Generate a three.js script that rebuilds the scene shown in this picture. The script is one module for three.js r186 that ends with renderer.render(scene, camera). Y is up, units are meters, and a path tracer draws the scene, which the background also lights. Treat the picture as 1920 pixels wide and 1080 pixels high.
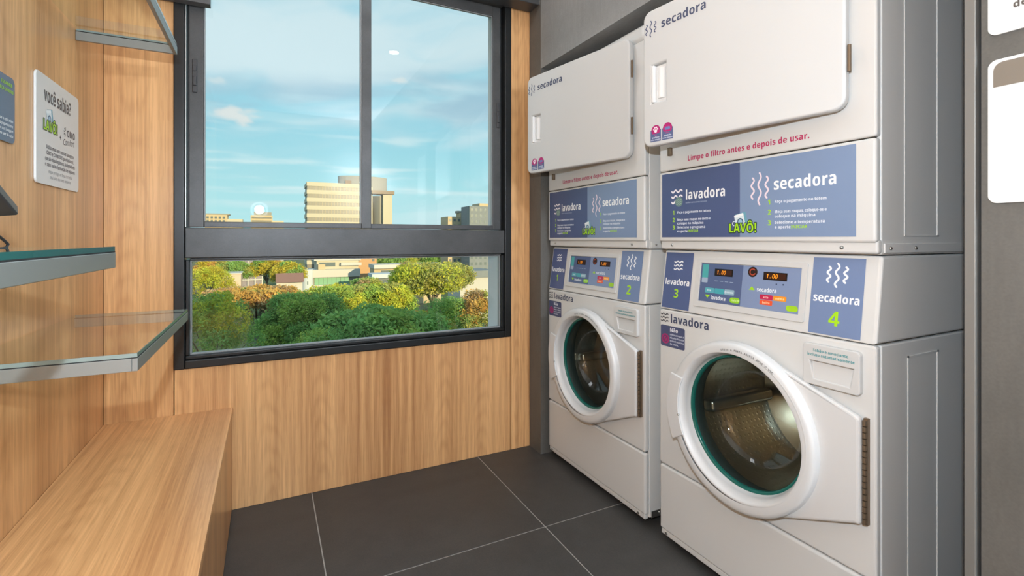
import * as THREE from 'three';
import { RoundedBoxGeometry } from 'three/addons/geometries/RoundedBoxGeometry.js';
import { RectAreaLightUniformsLib } from 'three/addons/lights/RectAreaLightUniformsLib.js';
import { mergeGeometries } from 'three/addons/utils/BufferGeometryUtils.js';

// ---------------------------------------------------------------- camera, sky, sun, exposure
const scene = new THREE.Scene();
const EYE = 1.05;
const camera = new THREE.PerspectiveCamera(2 * Math.atan(540 / 913) * 180 / Math.PI, 16 / 9, 0.02, 4000);
camera.position.set(0, EYE, 0);
camera.rotation.set(0, -Math.atan2(458, 913), 0);
camera.setViewOffset(1920, 1080, 0, 92, 1920, 1080);      // the photo's horizon lies above the middle
const renderer = new THREE.WebGLRenderer();
renderer.toneMapping = THREE.LinearToneMapping;
renderer.toneMappingExposure = 1.12;
renderer.shadowMap.enabled = true;
RectAreaLightUniformsLib.init();

const SUN = { color: [1.0, 0.78, 0.42], intensity: 5.0 };
const FLASH = { color: [0.84, 0.98, 1.12], intensity: 4.7 };
const SPOT = { color: [1.0, 0.90, 0.76], intensity: 0.2 };
const UNSEEN_PANEL = { color: [0.92, 0.99, 1.06], intensity: 4.4 };
const ADDED_FILL = { color: [0.87, 0.98, 1.10], intensity: 8.0 };

// noise helpers
function rng(seed) { let s = seed >>> 0; return () => { s = (s + 0x6d2b79f5) | 0; let t = Math.imul(s ^ (s >>> 15), 1 | s); t = (t + Math.imul(t ^ (t >>> 7), 61 | t)) ^ t; return ((t ^ (t >>> 14)) >>> 0) / 4294967296; }; }
function hash2(x, y) { let h = Math.imul(x, 374761393) + Math.imul(y, 668265263); h = Math.imul(h ^ (h >>> 13), 1274126177); return ((h ^ (h >>> 16)) >>> 0) / 4294967296; }
function vnoise(x, y) {
  const ix = Math.floor(x), iy = Math.floor(y), fx = x - ix, fy = y - iy, u = fx * fx * (3 - 2 * fx), v = fy * fy * (3 - 2 * fy);
  const a = hash2(ix, iy), b = hash2(ix + 1, iy), c = hash2(ix, iy + 1), d = hash2(ix + 1, iy + 1);
  return a + (b - a) * u + (c - a) * v + (a - b - c + d) * u * v;
}
function fbm(x, y, o) { let s = 0, a = 0.5, t = 0; for (let i = 0; i < o; i++) { s += a * vnoise(x, y); t += a; a *= 0.5; x = x * 2.03 + 17.1; y = y * 2.03 + 5.7; } return s / t; }
const clamp = (x, a = 0, b = 1) => Math.min(b, Math.max(a, x));
const smooth = (a, b, x) => { const t = clamp((x - a) / (b - a)); return t * t * (3 - 2 * t); };
const mix3 = (a, b, t) => [a[0] + (b[0] - a[0]) * t, a[1] + (b[1] - a[1]) * t, a[2] + (b[2] - a[2]) * t];

function makeSky() {
  const W = 3072, Hh = 1536, data = new Float32Array(W * Hh * 4), D = 180 / Math.PI;
  for (let r = 0; r < Hh; r++) {
    const el = ((r + 0.5) / Hh - 0.5) * 180;
    for (let c = 0; c < W; c++) {
      const o = (r * W + c) * 4; let col = [0.30, 0.40, 0.42];
      if (el > 0) {
        const a = ((c + 0.5) / W - 0.5) * 2 * Math.PI;
        const az = Math.atan2(Math.cos(a), -Math.sin(a)) * D;
        const h = smooth(0, 15, el), z = smooth(12, 60, el);
        col = mix3(mix3([0.48, 0.83, 0.86], [0.31, 0.67, 0.80], h), [0.22, 0.48, 0.70], z);
        const sx = az * 0.055, sy = el * 0.24;
        const warp = fbm(sx * 1.1 + 40, sy * 0.6 + 9, 3) - 0.5;
        const band = 15.2 + 2.2 * Math.sin(az / D * 3 - 0.6), bw = 3.3 + 0.9 * Math.sin(az / D * 3 - 0.9);
        // pale high cloud
        const w = smooth(0.42, 0.74, fbm(sx * 0.7 + 11.3 + warp * 1.4, sy * 0.62 + 20.2 - sx * 0.3 + warp, 6) + 0.22 * smooth(band + 1, band + 6, el) - 0.03);
        col = mix3(col, [0.66, 0.81, 0.86], w * 0.9);
        // grey-blue layer cloud lying across it
        const g = Math.exp(-(((el - band + warp * 3) / bw) ** 4)) * smooth(0.30, 0.60, fbm(sx * 1.3 + 3.1 + warp, sy * 1.6 + 1.7 - sx * 0.35, 5) + 0.06);
        col = mix3(col, [0.345, 0.555, 0.685], g * 0.85);
        // streaky wisps near the horizon
        const t = smooth(0.46, 0.72, fbm(az * 0.09 + 7, el * 1.35 + 3 + warp * 2.2, 6)) * Math.exp(-(((el - 7.5) / 4.6) ** 2));
        col = mix3(col, [0.72, 0.89, 0.91], t * 0.9);
        // one small cumulus on the left and a tuft on the right
        for (const [ca, ce, wa, we, k] of [[-3.0, 12.4, 3.6, 1.05, 1], [13.4, 17.6, 1.7, 0.45, 0.7], [-4.6, 15.6, 1.3, 0.55, 0.5]]) {
          const dx = (az - ca) / wa, dy = (el - ce) / we, q = 1 - Math.hypot(dx, dy) + (fbm(az * 0.9 + ca, el * 1.9, 5) - 0.5) * 1.3;
          if (Math.abs(dx) < 2 && Math.abs(dy) < 2.4) col = mix3(col, [0.80, 0.82, 0.80], smooth(0.15, 0.75, q) * 0.85 * k);
        }
      }
      data[o] = col[0] * 0.90; data[o + 1] = col[1] * 0.90; data[o + 2] = col[2] * 0.90; data[o + 3] = 1;
    }
  }
  const t = new THREE.DataTexture(data, W, Hh, THREE.RGBAFormat, THREE.FloatType);
  t.mapping = THREE.EquirectangularReflectionMapping; t.magFilter = THREE.LinearFilter; t.colorSpace = THREE.LinearSRGBColorSpace; t.needsUpdate = true;
  return t;
}
scene.background = makeSky();

const sun = new THREE.DirectionalLight(new THREE.Color(...SUN.color), SUN.intensity);
sun.position.set(0.30 * 200, 0.20 * 200, 200); sun.target.position.set(0, 0, 0); sun.castShadow = true; sun.name = 'sun';
Object.assign(sun.shadow.camera, { left: -150, right: 150, top: 120, bottom: -120, near: 1, far: 900 });
scene.add(sun, sun.target);

// ---------------------------------------------------------------- materials
const lin = (r, g, b) => new THREE.Color().setRGB(r, g, b);
const std = (name, color, roughness = 0.6, metalness = 0, extra = {}) => Object.assign(new THREE.MeshStandardMaterial({ color, roughness, metalness, ...extra }), { name });
const phys = (name, color, roughness, extra = {}) => Object.assign(new THREE.MeshPhysicalMaterial({ color, roughness, ...extra }), { name });

function dataTex(w, h, fill, srgb = true) {
  const d = new Uint8Array(w * h * 4);
  for (let y = 0; y < h; y++) for (let x = 0; x < w; x++) { const c = fill(x, y), o = (y * w + x) * 4; d[o] = clamp(c[0], 0, 255); d[o + 1] = clamp(c[1], 0, 255); d[o + 2] = clamp(c[2], 0, 255); d[o + 3] = 255; }
  const t = new THREE.DataTexture(d, w, h); t.magFilter = THREE.LinearFilter; t.wrapS = t.wrapT = THREE.MirroredRepeatWrapping; if (srgb) t.colorSpace = THREE.SRGBColorSpace; t.needsUpdate = true; return t;
}
// wood laminate: 0.8 m across the grain, 1.6 m along it
const WOODW = 0.8, WOODL = 1.6, WH = new Float32Array(1024 * 1024);
const woodTex = dataTex(1024, 1024, (px, py) => {
  const x = px / 1024 * WOODW, y = py / 1024 * WOODL;
  const wob = (fbm(x * 3.2 + 2, y * 0.9 + 4, 3) - 0.5);
  const board = fbm(x * 7 + 31, y * 0.12 + 3, 2);
  const s = x + wob * 0.07;
  const rings = 0.5 + 0.5 * Math.sin(s * 150 + 9 * fbm(x * 5 + 60, y * 0.7, 3));
  const cath = smooth(0.52, 0.72, fbm(x * 4.1 + 8, y * 0.55 + 77, 2));
  const bi = Math.floor(x / 0.27 + 0.35), xl = x - (bi + 0.15) * 0.27 + (hash2(bi, 3) - 0.5) * 0.12 + (fbm(y * 1.1 + bi * 9, 3, 2) - 0.5) * 0.06, y0 = 0.3 + hash2(bi, 5) * 1.1;   // arched heart grain of each veneer leaf
  const arch = Math.sqrt((xl * 16) ** 2 + ((y - y0) * 1.9) ** 2) + 0.25 * fbm(x * 14, y * 2.2, 3);
  const heart = (0.5 + 0.5 * Math.sin(arch * 34)) ** 2 * Math.exp(-((xl / 0.045) ** 2)) * smooth(0.12, 0.5, hash2(bi, 11) + 0.2);
  const streak = fbm(x * 95, y * 1.3 + 6, 3), fine = fbm(x * 420 + 9, y * 9, 2), pore = smooth(0.66, 0.80, vnoise(x * 520, y * 22));
  let k = 0.03 - heart * 0.085 + (board - 0.5) * 0.42 + (streak - 0.5) * 0.46 + (fine - 0.5) * 0.24 + (rings - 0.5) * 0.26 * cath - pore * 0.07;
  WH[py * 1024 + px] = clamp(0.5 + (fine - 0.5) * 0.8 - pore * 0.4);
  const base = mix3([164, 113, 70], [232, 182, 126], clamp(0.58 + k * 1.5));
  return base;
});
const woodBump = dataTex(1024, 1024, (px, py) => { const v = WH[py * 1024 + px] * 255; return [v, v, v]; }, false);
const wood = phys('wood laminate', 0xffffff, 0.31, { map: woodTex, bumpMap: woodBump, bumpScale: 0.0001, specularIntensity: 0.9 });

const floorTex = dataTex(512, 512, (x, y) => {
  const n = fbm(x * 0.02, y * 0.02, 4) - 0.5, g = vnoise(x * 0.9, y * 0.9) - 0.5, s = vnoise(x * 0.45 + 50, y * 0.45) - 0.5, v = 62 + n * 9 + g * 10 + s * 7;
  return [v + 1.5 + s * 4, v, v - 2 - s * 3];
});
const tileMat = phys('dark porcelain', 0xffffff, 0.52, { map: floorTex });
const groutMat = std('pale grout', lin(0.34, 0.32, 0.29), 0.95);

const greyTex = dataTex(512, 512, (x, y) => {
  const n = fbm(x * 0.012, y * 0.012, 5) - 0.5, g = vnoise(x * 0.8, y * 0.8) - 0.5, f = vnoise(x * 0.3, y * 0.05) - 0.5, v = 140 + n * 22 + g * 10 + f * 6;
  return [v, v + 1, v];
});
const greyWall = std('grey painted board', 0xffffff, 0.62, 0, { map: greyTex });
const cladding = std('dark grey cladding', lin(0.46, 0.435, 0.395), 0.6, 0, { map: greyTex });
const ceilMat = std('white ceiling paint', lin(0.82, 0.82, 0.81), 0.9);
const darkGap = std('black gasket', lin(0.012, 0.012, 0.012), 0.8);
const frameTex = dataTex(256, 256, (x, y) => { const v = 72 + (fbm(x * 0.03, y * 0.03, 4) - 0.5) * 20 + (vnoise(x * 0.9, y * 0.9) - 0.5) * 9; return [v, v + 1, v + 1]; });
const frameMat = phys('dark grey window aluminium', 0xffffff, 0.40, { map: frameTex });
const frameDarkened = phys('darkened window aluminium', lin(0.13, 0.14, 0.145), 0.36, { map: frameTex });  // same aluminium as frameMat; the darker light on sill and jambs is in the colour
const frameBlack = std('black window rubber', lin(0.02, 0.022, 0.022), 0.5);
const beadMat = std('grey glazing bead', lin(0.26, 0.27, 0.27), 0.45);
const glassMat = phys('clear pane', lin(0.97, 1, 0.99), 0.0, { transmission: 1, thickness: 0, ior: 1.5 });
const shelfMetal = std('brushed grey shelf metal', lin(0.27, 0.28, 0.265), 0.42, 0.35);
const shelfGlass = phys('shelf glass', lin(0.90, 0.97, 0.94), 0.0, { transmission: 1, thickness: 0, ior: 1.5 });
const glassEdge = phys('green glass edge', lin(0.018, 0.125, 0.11), 0.12);
const enamel = phys('white enamel', lin(0.66, 0.665, 0.65), 0.42, { specularIntensity: 0.8 });
const plasticW = phys('white plastic', lin(0.61, 0.615, 0.605), 0.5, {});
const doorW = phys('white door plastic', lin(0.66, 0.665, 0.66), 0.36, {});
const steel = std('drum steel', lin(0.50, 0.47, 0.42), 0.28, 0.95);
const screwMat = std('zinc screw', lin(0.42, 0.42, 0.40), 0.35, 0.9);
const hingeMat = std('bronze hinge', lin(0.20, 0.145, 0.095), 0.45, 0.6);
const rubber = std('dark rubber gasket', lin(0.035, 0.045, 0.043), 0.55);
const tealRim = phys('teal glass rim', lin(0.012, 0.13, 0.105), 0.2, {});
const blackM = std('black metal', lin(0.018, 0.018, 0.02), 0.5);
const feetM = std('black rubber feet', lin(0.02, 0.02, 0.02), 0.8);
const bowlGlass = phys('door bowl glass', lin(0.80, 0.88, 0.85), 0.02, { transmission: 1, thickness: 0, ior: 1.5 });
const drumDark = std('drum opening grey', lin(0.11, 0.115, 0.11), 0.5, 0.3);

// ---------------------------------------------------------------- builders
const taken = new Map();
function numbered(n) { const k = taken.get(n) || 0; taken.set(n, k + 1); return k ? n + '_' + String(k).padStart(3, '0') : n; }
function shade(o) { o.traverse((m) => { if (m.isMesh) { m.castShadow = true; m.receiveShadow = true; } }); return o; }
function part(name, geo, mat, parent) { const m = new THREE.Mesh(geo, mat); m.name = name; m.castShadow = m.receiveShadow = true; parent.add(m); return m; }
function sub(name, parent) { const g = new THREE.Group(); g.name = name; parent.add(g); return g; }
function thing(name, label, category, pos = [0, 0, 0], group) {
  const g = new THREE.Group(); g.name = numbered(name); g.position.set(...pos); g.userData = { label, category }; if (group) g.userData.group = group; scene.add(g); return g;
}
function structure(name, label, category = 'room') { const g = new THREE.Group(); g.name = name; g.userData = { kind: 'structure', label, category }; scene.add(g); return g; }
const B = (x0, x1, y0, y1, z0, z1) => new THREE.BoxGeometry(x1 - x0, y1 - y0, z1 - z0).translate((x0 + x1) / 2, (y0 + y1) / 2, (z0 + z1) / 2);
const RB = (x0, x1, y0, y1, z0, z1, r = 0.003, s = 2) => new RoundedBoxGeometry(x1 - x0, y1 - y0, z1 - z0, s, Math.min(r, (x1 - x0) / 2.01, (y1 - y0) / 2.01, (z1 - z0) / 2.01)).translate((x0 + x1) / 2, (y0 + y1) / 2, (z0 + z1) / 2);
// uv in metres divided by the pattern size; along = axis that carries the grain
function metric(geo, along = 'y', su = 1, sv = 1, ou = 0, ov = 0) {
  const p = geo.attributes.position, n = geo.attributes.normal, uv = new Float32Array(p.count * 2), ax = { x: 0, y: 1, z: 2 }[along];
  for (let i = 0; i < p.count; i++) {
    const P = [p.getX(i), p.getY(i), p.getZ(i)], N = [Math.abs(n.getX(i)), Math.abs(n.getY(i)), Math.abs(n.getZ(i))];
    const d = N[0] > N[1] && N[0] > N[2] ? 0 : N[1] > N[2] ? 1 : 2;
    let rest = [0, 1, 2].filter((k) => k !== d), v = rest.includes(ax) ? ax : rest[1], u = rest.find((k) => k !== v);
    uv[i * 2] = (P[u] + ou) / su; uv[i * 2 + 1] = (P[v] + ov) / sv;
  }
  geo.setAttribute('uv', new THREE.BufferAttribute(uv, 2)); return geo;
}
const woodBox = (b, along = 'y', ou = 0, ov = 0, r = 0.0015) => metric(RB(...b, r, 1), along, WOODW, WOODL, ou, ov);
const wallBox = (b) => metric(B(...b), 'y', 1.0, 1.0);
const merged = (list) => mergeGeometries(list.map((g) => { const q = g.index ? g.toNonIndexed() : g; for (const k of Object.keys(q.attributes)) if (!['position', 'normal', 'uv'].includes(k)) q.deleteAttribute(k); return q; }));
function roundRect(x0, x1, y0, y1, r) {
  const s = new THREE.Shape(); s.moveTo(x0 + r, y0); s.lineTo(x1 - r, y0); s.absarc(x1 - r, y0 + r, r, -Math.PI / 2, 0, false); s.lineTo(x1, y1 - r); s.absarc(x1 - r, y1 - r, r, 0, Math.PI / 2, false);
  s.lineTo(x0 + r, y1); s.absarc(x0 + r, y1 - r, r, Math.PI / 2, Math.PI, false); s.lineTo(x0, y0 + r); s.absarc(x0 + r, y0 + r, r, Math.PI, Math.PI * 1.5, false); return s;
}
const extrude = (shape, depth, bevel = 0, seg = 24, bs = 3) => new THREE.ExtrudeGeometry(shape, { depth: depth - 2 * bevel, bevelEnabled: bevel > 0, bevelSize: bevel, bevelThickness: bevel, bevelOffset: -bevel, bevelSegments: bs, curveSegments: seg }).translate(0, 0, bevel);

// printed matter: a canvas on a thin plane facing +z of its parent
function canvas(w, h, draw, bg) {
  const c = document.createElement('canvas'); c.width = w; c.height = h; const g = c.getContext('2d'); if (bg) { g.fillStyle = bg; g.fillRect(0, 0, w, h); } draw(g, w, h);
  const t = new THREE.CanvasTexture(c); t.colorSpace = THREE.SRGBColorSpace; t.magFilter = THREE.LinearFilter; return t;
}
function print(name, tex, x0, x1, y0, y1, z, parent, rough = 0.45, clear = true) {
  const m = part(name, new THREE.PlaneGeometry(x1 - x0, y1 - y0), std(name + ' ink', 0xffffff, rough, 0, { map: tex, transparent: clear }), parent);
  m.position.set((x0 + x1) / 2, (y0 + y1) / 2, z); m.castShadow = false; return m;
}
function hWaves(g, x, y, w, gap, n, lw, col) { g.strokeStyle = col; g.lineWidth = lw; g.lineCap = 'round'; for (let i = 0; i < n; i++) { g.beginPath(); for (let k = 0; k <= 40; k++) { const t = k / 40, X = x + t * w, Y = y + i * gap + Math.sin(t * Math.PI * 4) * gap * 0.2; k ? g.lineTo(X, Y) : g.moveTo(X, Y); } g.stroke(); } }
function vWaves(g, x, y, h, gap, lw, col) { g.strokeStyle = col; g.lineWidth = lw; g.lineCap = 'round'; for (let i = 0; i < 3; i++) { const y0 = i === 1 ? y : y + h * 0.14, hh = i === 1 ? h : h * 0.66; g.beginPath(); for (let k = 0; k <= 40; k++) { const t = k / 40, Y = y0 + t * hh, X = x + i * gap + Math.sin(t * Math.PI * 4) * gap * 0.2; k ? g.lineTo(X, Y) : g.moveTo(X, Y); } g.stroke(); } }
function txt(g, s, x, y, px, col, align = 'left', weight = 'bold', maxw) { g.font = weight + ' ' + px + 'px sans-serif'; g.fillStyle = col; g.textAlign = align; g.textBaseline = 'alphabetic'; maxw ? g.fillText(s, x, y, maxw) : g.fillText(s, x, y); }
function rr(g, x, y, w, h, r, col) { g.fillStyle = col; g.beginPath(); g.moveTo(x + r, y); g.arcTo(x + w, y, x + w, y + h, r); g.arcTo(x + w, y + h, x, y + h, r); g.arcTo(x, y + h, x, y, r); g.arcTo(x, y, x + w, y, r); g.closePath(); g.fill(); }
const INK = '#3d4663', NAVY = '#4d5b83', STEEL = '#7e93b3', LIME = '#a6dc1f', MAG = '#b92a6a';
function lavoLogo(g, x, y, s) {      // lettering with the little drawn washer behind it; s = width
  g.save(); g.translate(x, y); g.scale(s / 260, s / 260);
  g.save(); g.translate(118, 52); g.rotate(-0.22); rr(g, -42, -50, 96, 84, 8, '#6aa3b6'); rr(g, -52, -38, 84, 80, 8, '#d9e6ea'); rr(g, -52, -46, 84, 20, 6, '#eef4f5');
  g.fillStyle = '#40597a'; g.beginPath(); g.arc(-8, 14, 27, 0, 7); g.fill(); g.fillStyle = '#9cc0d4'; g.beginPath(); g.arc(-8, 14, 18, 0, 7); g.fill(); g.lineWidth = 6; g.strokeStyle = '#dfeaf0'; g.beginPath(); g.arc(-62, 16, 17, 0, 7); g.stroke(); g.restore();
  g.font = 'bold 96px sans-serif'; g.textAlign = 'left'; g.lineWidth = 14; g.strokeStyle = '#27402a'; g.lineJoin = 'round'; g.strokeText('LAVÔ!', 6, 150, 250); g.fillStyle = LIME; g.fillText('LAVÔ!', 6, 150, 250);
  g.restore();
}

// ---------------------------------------------------------------- room shell
const XL = -0.515, XR = 1.19, ZB = -2.171, ZF = 2.0, CEIL = 2.55, XN = 2.02, ZN0 = -2.06, ZN1 = -0.450, SOF = 1.88;
{ // floor: separate tiles on a grout bed
  const f = structure('floor', 'dark grey porcelain tile floor with pale grout lines', 'floor');
  part('grout', metric(B(XL - 0.02, XN, -0.12, -0.0015, ZB - 0.03, ZF), 'z'), groutMat, f);
  const gx = [XL - 0.02, 0.163, 0.906, 1.649, XN], gz = [ZB - 0.03, -1.535, -0.792, -0.049, 0.694, 1.437, ZF], g = 0.002;
  for (let i = 0; i < gx.length - 1; i++) for (let k = 0; k < gz.length - 1; k++)
    part('tile', metric(RB(gx[i] + g, gx[i + 1] - g, -0.012, 0, gz[k] + g, gz[k + 1] - g, 0.0012, 1), 'z', 0.5, 0.5, i * 0.37, k * 0.21), tileMat, f);
}
{ // back wall: laminate panels round the window opening
  const w = structure('wall_back', 'oak laminate panelled wall round the window', 'wall');
  const P = (b, ou, ov) => part('panel', woodBox(b, 'y', ou, ov), wood, w);
  P([XL, -0.3115, 0, CEIL, ZB - 0.018, ZB], 0.11, 0.2);
  P([-0.3085, 1.0815, 0, 0.5645, ZB - 0.018, ZB], 0.33, 0.9);
  P([1.0845, 1.189, 0, CEIL, ZB - 0.018, ZB], 0.52, 0.2);
  P([-0.3085, 1.0815, 2.2365, CEIL, ZB - 0.018, ZB], 0.3, 0.4);
  const c = [];
  for (const b of [[XL - 0.02, -0.311, -0.1, CEIL], [1.081, XN, -0.1, CEIL], [-0.311, 1.081, -0.1, 0.564], [-0.311, 1.081, 2.236, CEIL]]) c.push(B(...b, -2.2149, ZB - 0.0185));
  part('wall_core', merged(c), std('dark wall core', lin(0.05, 0.04, 0.03), 0.9), w);
}
{ // left wall
  const w = structure('wall_left', 'oak laminate panelled wall behind the glass shelves', 'wall');
  const zs = [ZB, -0.95, 0.27, ZF];
  for (let i = 0; i < 3; i++) part('panel', woodBox([XL - 0.018, XL, 0, CEIL, zs[i] + 0.0006, zs[i + 1] - 0.0006], 'y', 0.21 + i * 0.37, 0.5 + i * 0.31), wood, w);
  part('wall_core', B(XL - 0.12, XL - 0.0185, -0.1, CEIL, -2.2149, ZF), std('left wall core', lin(0.05, 0.04, 0.03), 0.9), w);
}
{ // right wall: soffit and jambs of the machine niche, cladding with the sign boards
  const w = structure('wall_right', 'grey cladding wall with the machine niche', 'wall');
  part('soffit', wallBox([XR, XN + 0.1, SOF, CEIL, ZN0, ZN1]), greyWall, w);
  part('niche_jamb', wallBox([XR, XN + 0.1, 0, CEIL, ZB + 0.0005, ZN0]), cladding, w);
  part('niche_back', wallBox([XN, XN + 0.1, 0, SOF, ZN0, ZN1]), cladding, w);
  part('cladding', wallBox([XR + 0.004, XN + 0.1, 0, CEIL, -0.421, ZF]), cladding, w);
  part('niche_jamb', wallBox([XR + 0.030, XN + 0.1, 0, CEIL, ZN1, -0.421]), std('niche edge', lin(0.03, 0.03, 0.03), 0.8), w);
}
{ // aluminium profile at the niche edge
  const t = structure('trim_1', 'grey metal edge profile beside the machine niche', 'trim');
  part('profile', RB(XR - 0.002, XR + 0.030, 0, CEIL, -0.444, -0.427, 0.002, 2), std('grey profile', lin(0.20, 0.195, 0.18), 0.5, 0.2), t);
  part('gasket', B(XR + 0.012, XR + 0.030, 0, CEIL, -0.4495, -0.4445), darkGap, t);
  part('gasket', B(XR + 0.012, XR + 0.030, 0, CEIL, -0.4265, -0.4215), darkGap, t);
}
{
  const w = structure('wall_front', 'light grey painted wall behind the camera', 'wall');
  part('plaster', wallBox([XL - 0.12, XN + 0.1, -0.1, CEIL, ZF, ZF + 0.12]), std('light grey paint', lin(0.45, 0.45, 0.45), 0.9), w);
  const c = structure('ceiling', 'white painted ceiling', 'ceiling');
  part('slab', B(XL - 0.12, XN + 0.1, CEIL, CEIL + 0.12, -2.2149, ZF + 0.12), ceilMat, c);
}
{ // apartment building around the room, mostly unseen; sized to shade the nearest trees
  const w = structure('wall_facade', 'pale rendered outer walls of this apartment building, mostly out of view', 'building');
  const r = std('pale grey render', lin(0.60, 0.63, 0.64), 0.9), X0 = -44, X1 = 37, Y0 = -24, Y1 = 7.2, a = -2.33, b = -2.215;
  const P = (n, ...q) => part(n, B(...q), r, w);
  P('facade_panel', X0, -0.30, Y0, Y1, a, b); P('facade_panel', 1.03, X1, Y0, Y1, a, b); P('facade_panel', -0.30, 1.03, Y0, 0.585, a, b); P('facade_panel', -0.30, 1.03, 2.215, Y1, a, b);
  P('roof_slab', X0, X1, Y1 - 0.3, Y1, b, 14); P('side_wall', X0, X0 + 0.3, Y0, Y1 - 0.3, b, 14); P('side_wall', X1 - 0.3, X1, Y0, Y1 - 0.3, b, 14); P('rear_wall', X0, X1, Y0, Y1, 14, 14.3);
}
{ // window: fixed light below, two sliding sashes above
  const w = structure('window_1', 'dark aluminium window with sliding sashes over a fixed light', 'window');
  const F = (n, b, m = frameMat, r = 0.004) => part(n, metric(RB(...b, r, 2), 'x', 0.5, 0.5), m, w);
  const zf = -2.160, zb = -2.2149;
  F('frame_jamb', [-0.3105, -0.276, 0.565, 2.235, zb, zf], frameDarkened); F('frame_jamb', [1.046, 1.0805, 0.565, 2.235, zb, zf], frameDarkened);
  F('frame_sill', [-0.276, 1.046, 0.565, 0.597, zb, zf], frameDarkened); F('frame_head', [-0.276, 1.046, 2.203, 2.235, zb, zf]);
  F('sill_step', [-0.276, 1.046, 0.597, 0.612, zb, -2.172], frameDarkened);
  F('jamb_step', [-0.276, -0.262, 0.612, 0.972, zb, -2.174], frameDarkened); F('jamb_step', [1.032, 1.046, 0.612, 0.972, zb, -2.174], frameDarkened);
  F('transom', [-0.276, 1.046, 0.978, 1.093, zb, -2.166]);
  F('transom_step', [-0.262, 1.032, 0.969, 0.978, zb, -2.176]);
  // glazing beads of the fixed light
  for (const b of [[-0.262, -0.257, 0.612, 0.969], [1.027, 1.032, 0.612, 0.969], [-0.257, 1.027, 0.612, 0.617], [-0.257, 1.027, 0.964, 0.969]]) F('glazing_bead', [...b, -2.210, -2.188], beadMat, 0.001);
  const gl = part('pane', new THREE.PlaneGeometry(1.284, 0.347).translate(0.385, 0.7905, -2.196), glassMat, w); gl.castShadow = false;
  // sliding sashes
  function sash(x0, x1, y0, y1, z0, z1, sl, sr, hx, inner) {
    const s = sub('sash', w), G = (n, b, m = frameMat, r = 0.003) => part(n, metric(RB(...b, r, 2), 'y', 0.5, 0.5, x0), m, s);
    G('stile', [x0, x0 + sl, y0, y1, z0, z1]); G('stile', [x1 - sr, x1, y0, y1, z0, z1]);
    G('bottom_rail', [x0 + sl, x1 - sr, y0, y0 + 0.022, z0, z1]); G('top_rail', [x0 + sl, x1 - sr, y1 - 0.05, y1, z0, z1]);
    const zm = (z0 + z1) / 2;
    for (const b of [[x0 + sl, x0 + sl + 0.004, y0 + 0.022, y1 - 0.05], [x1 - sr - 0.004, x1 - sr, y0 + 0.022, y1 - 0.05], [x0 + sl, x1 - sr, y1 - 0.054, y1 - 0.05]]) G('glazing_bead', [...b, zm - 0.006, zm + 0.006], beadMat, 0.0008);
    const p = part('pane', new THREE.PlaneGeometry(x1 - x0 - sl - sr, y1 - y0 - 0.072).translate((x0 + sl + x1 - sr) / 2, (y0 + 0.022 + y1 - 0.05) / 2, zm), glassMat, s); p.castShadow = false;
    part('latch', merged([RB(hx - 0.008, hx + 0.008, 1.60, 1.725, z1, z1 + 0.006, 0.005, 3), RB(hx - 0.006, hx + 0.006, 1.625, 1.66, z1 + 0.004, z1 + 0.012, 0.003, 2), RB(hx - 0.006, hx + 0.006, 1.68, 1.70, z1 + 0.004, z1 + 0.010, 0.002, 2)]), std('latch plastic', lin(0.05, 0.052, 0.055), 0.35), s);
    return s;
  }
  sash(-0.264, 0.404, 1.0945, 2.2015, -2.191, -2.171, 0.048, 0.041, -0.245);
  sash(0.360, 1.036, 1.0945, 2.2015, -2.2135, -2.193, 0.040, 0.042, 1.022);
  F('track_gap', [-0.2755, -0.2645, 1.094, 2.203, zb, -2.1995], frameBlack, 0.001);
  F('track_gap', [1.0365, 1.0455, 1.094, 2.203, zb, -2.205], frameBlack, 0.001);
  F('track_fin', [-0.2755, -0.272, 1.094, 2.203, -2.199, -2.168], std('bare aluminium fin', lin(0.5, 0.5, 0.48), 0.35, 0.6), 0.0008);
}

// ---------------------------------------------------------------- lamps
{ // photographer's flash on a light stand just behind the camera
  const t = thing('studio_flash', 'black studio flash head on a light stand behind the camera', 'flash', [-0.06, 0, 0.16]);
  part('stand_pole', new THREE.CylinderGeometry(0.011, 0.014, 1.20, 12).translate(0, 0.602, 0), blackM, t);
  part('stand_foot', new THREE.CylinderGeometry(0.05, 0.052, 0.02, 24).translate(0, 0.011, 0), blackM, t);
  part('head', merged([new THREE.CylinderGeometry(0.065, 0.055, 0.12, 28).rotateX(-Math.PI / 2).translate(0, 1.285, -0.02), RB(-0.03, 0.03, 1.19, 1.235, -0.03, 0.03, 0.008, 2)]), blackM, t);
  part('flash_lamp', new THREE.CylinderGeometry(0.036, 0.036, 0.01, 28).rotateX(-Math.PI / 2).translate(0, 1.285, -0.087), std('flash diffuser', lin(0.8, 0.8, 0.8), 0.6, 0, { emissive: lin(...FLASH.color), emissiveIntensity: 45 }), t);
  const l = new THREE.PointLight(lin(...FLASH.color), FLASH.intensity, 0, 2); l.name = 'flash_light';
  l.position.set(-0.06, 1.285, 0.03); l.castShadow = true; l.shadow.radius = 0.6; scene.add(l);
}
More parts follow.
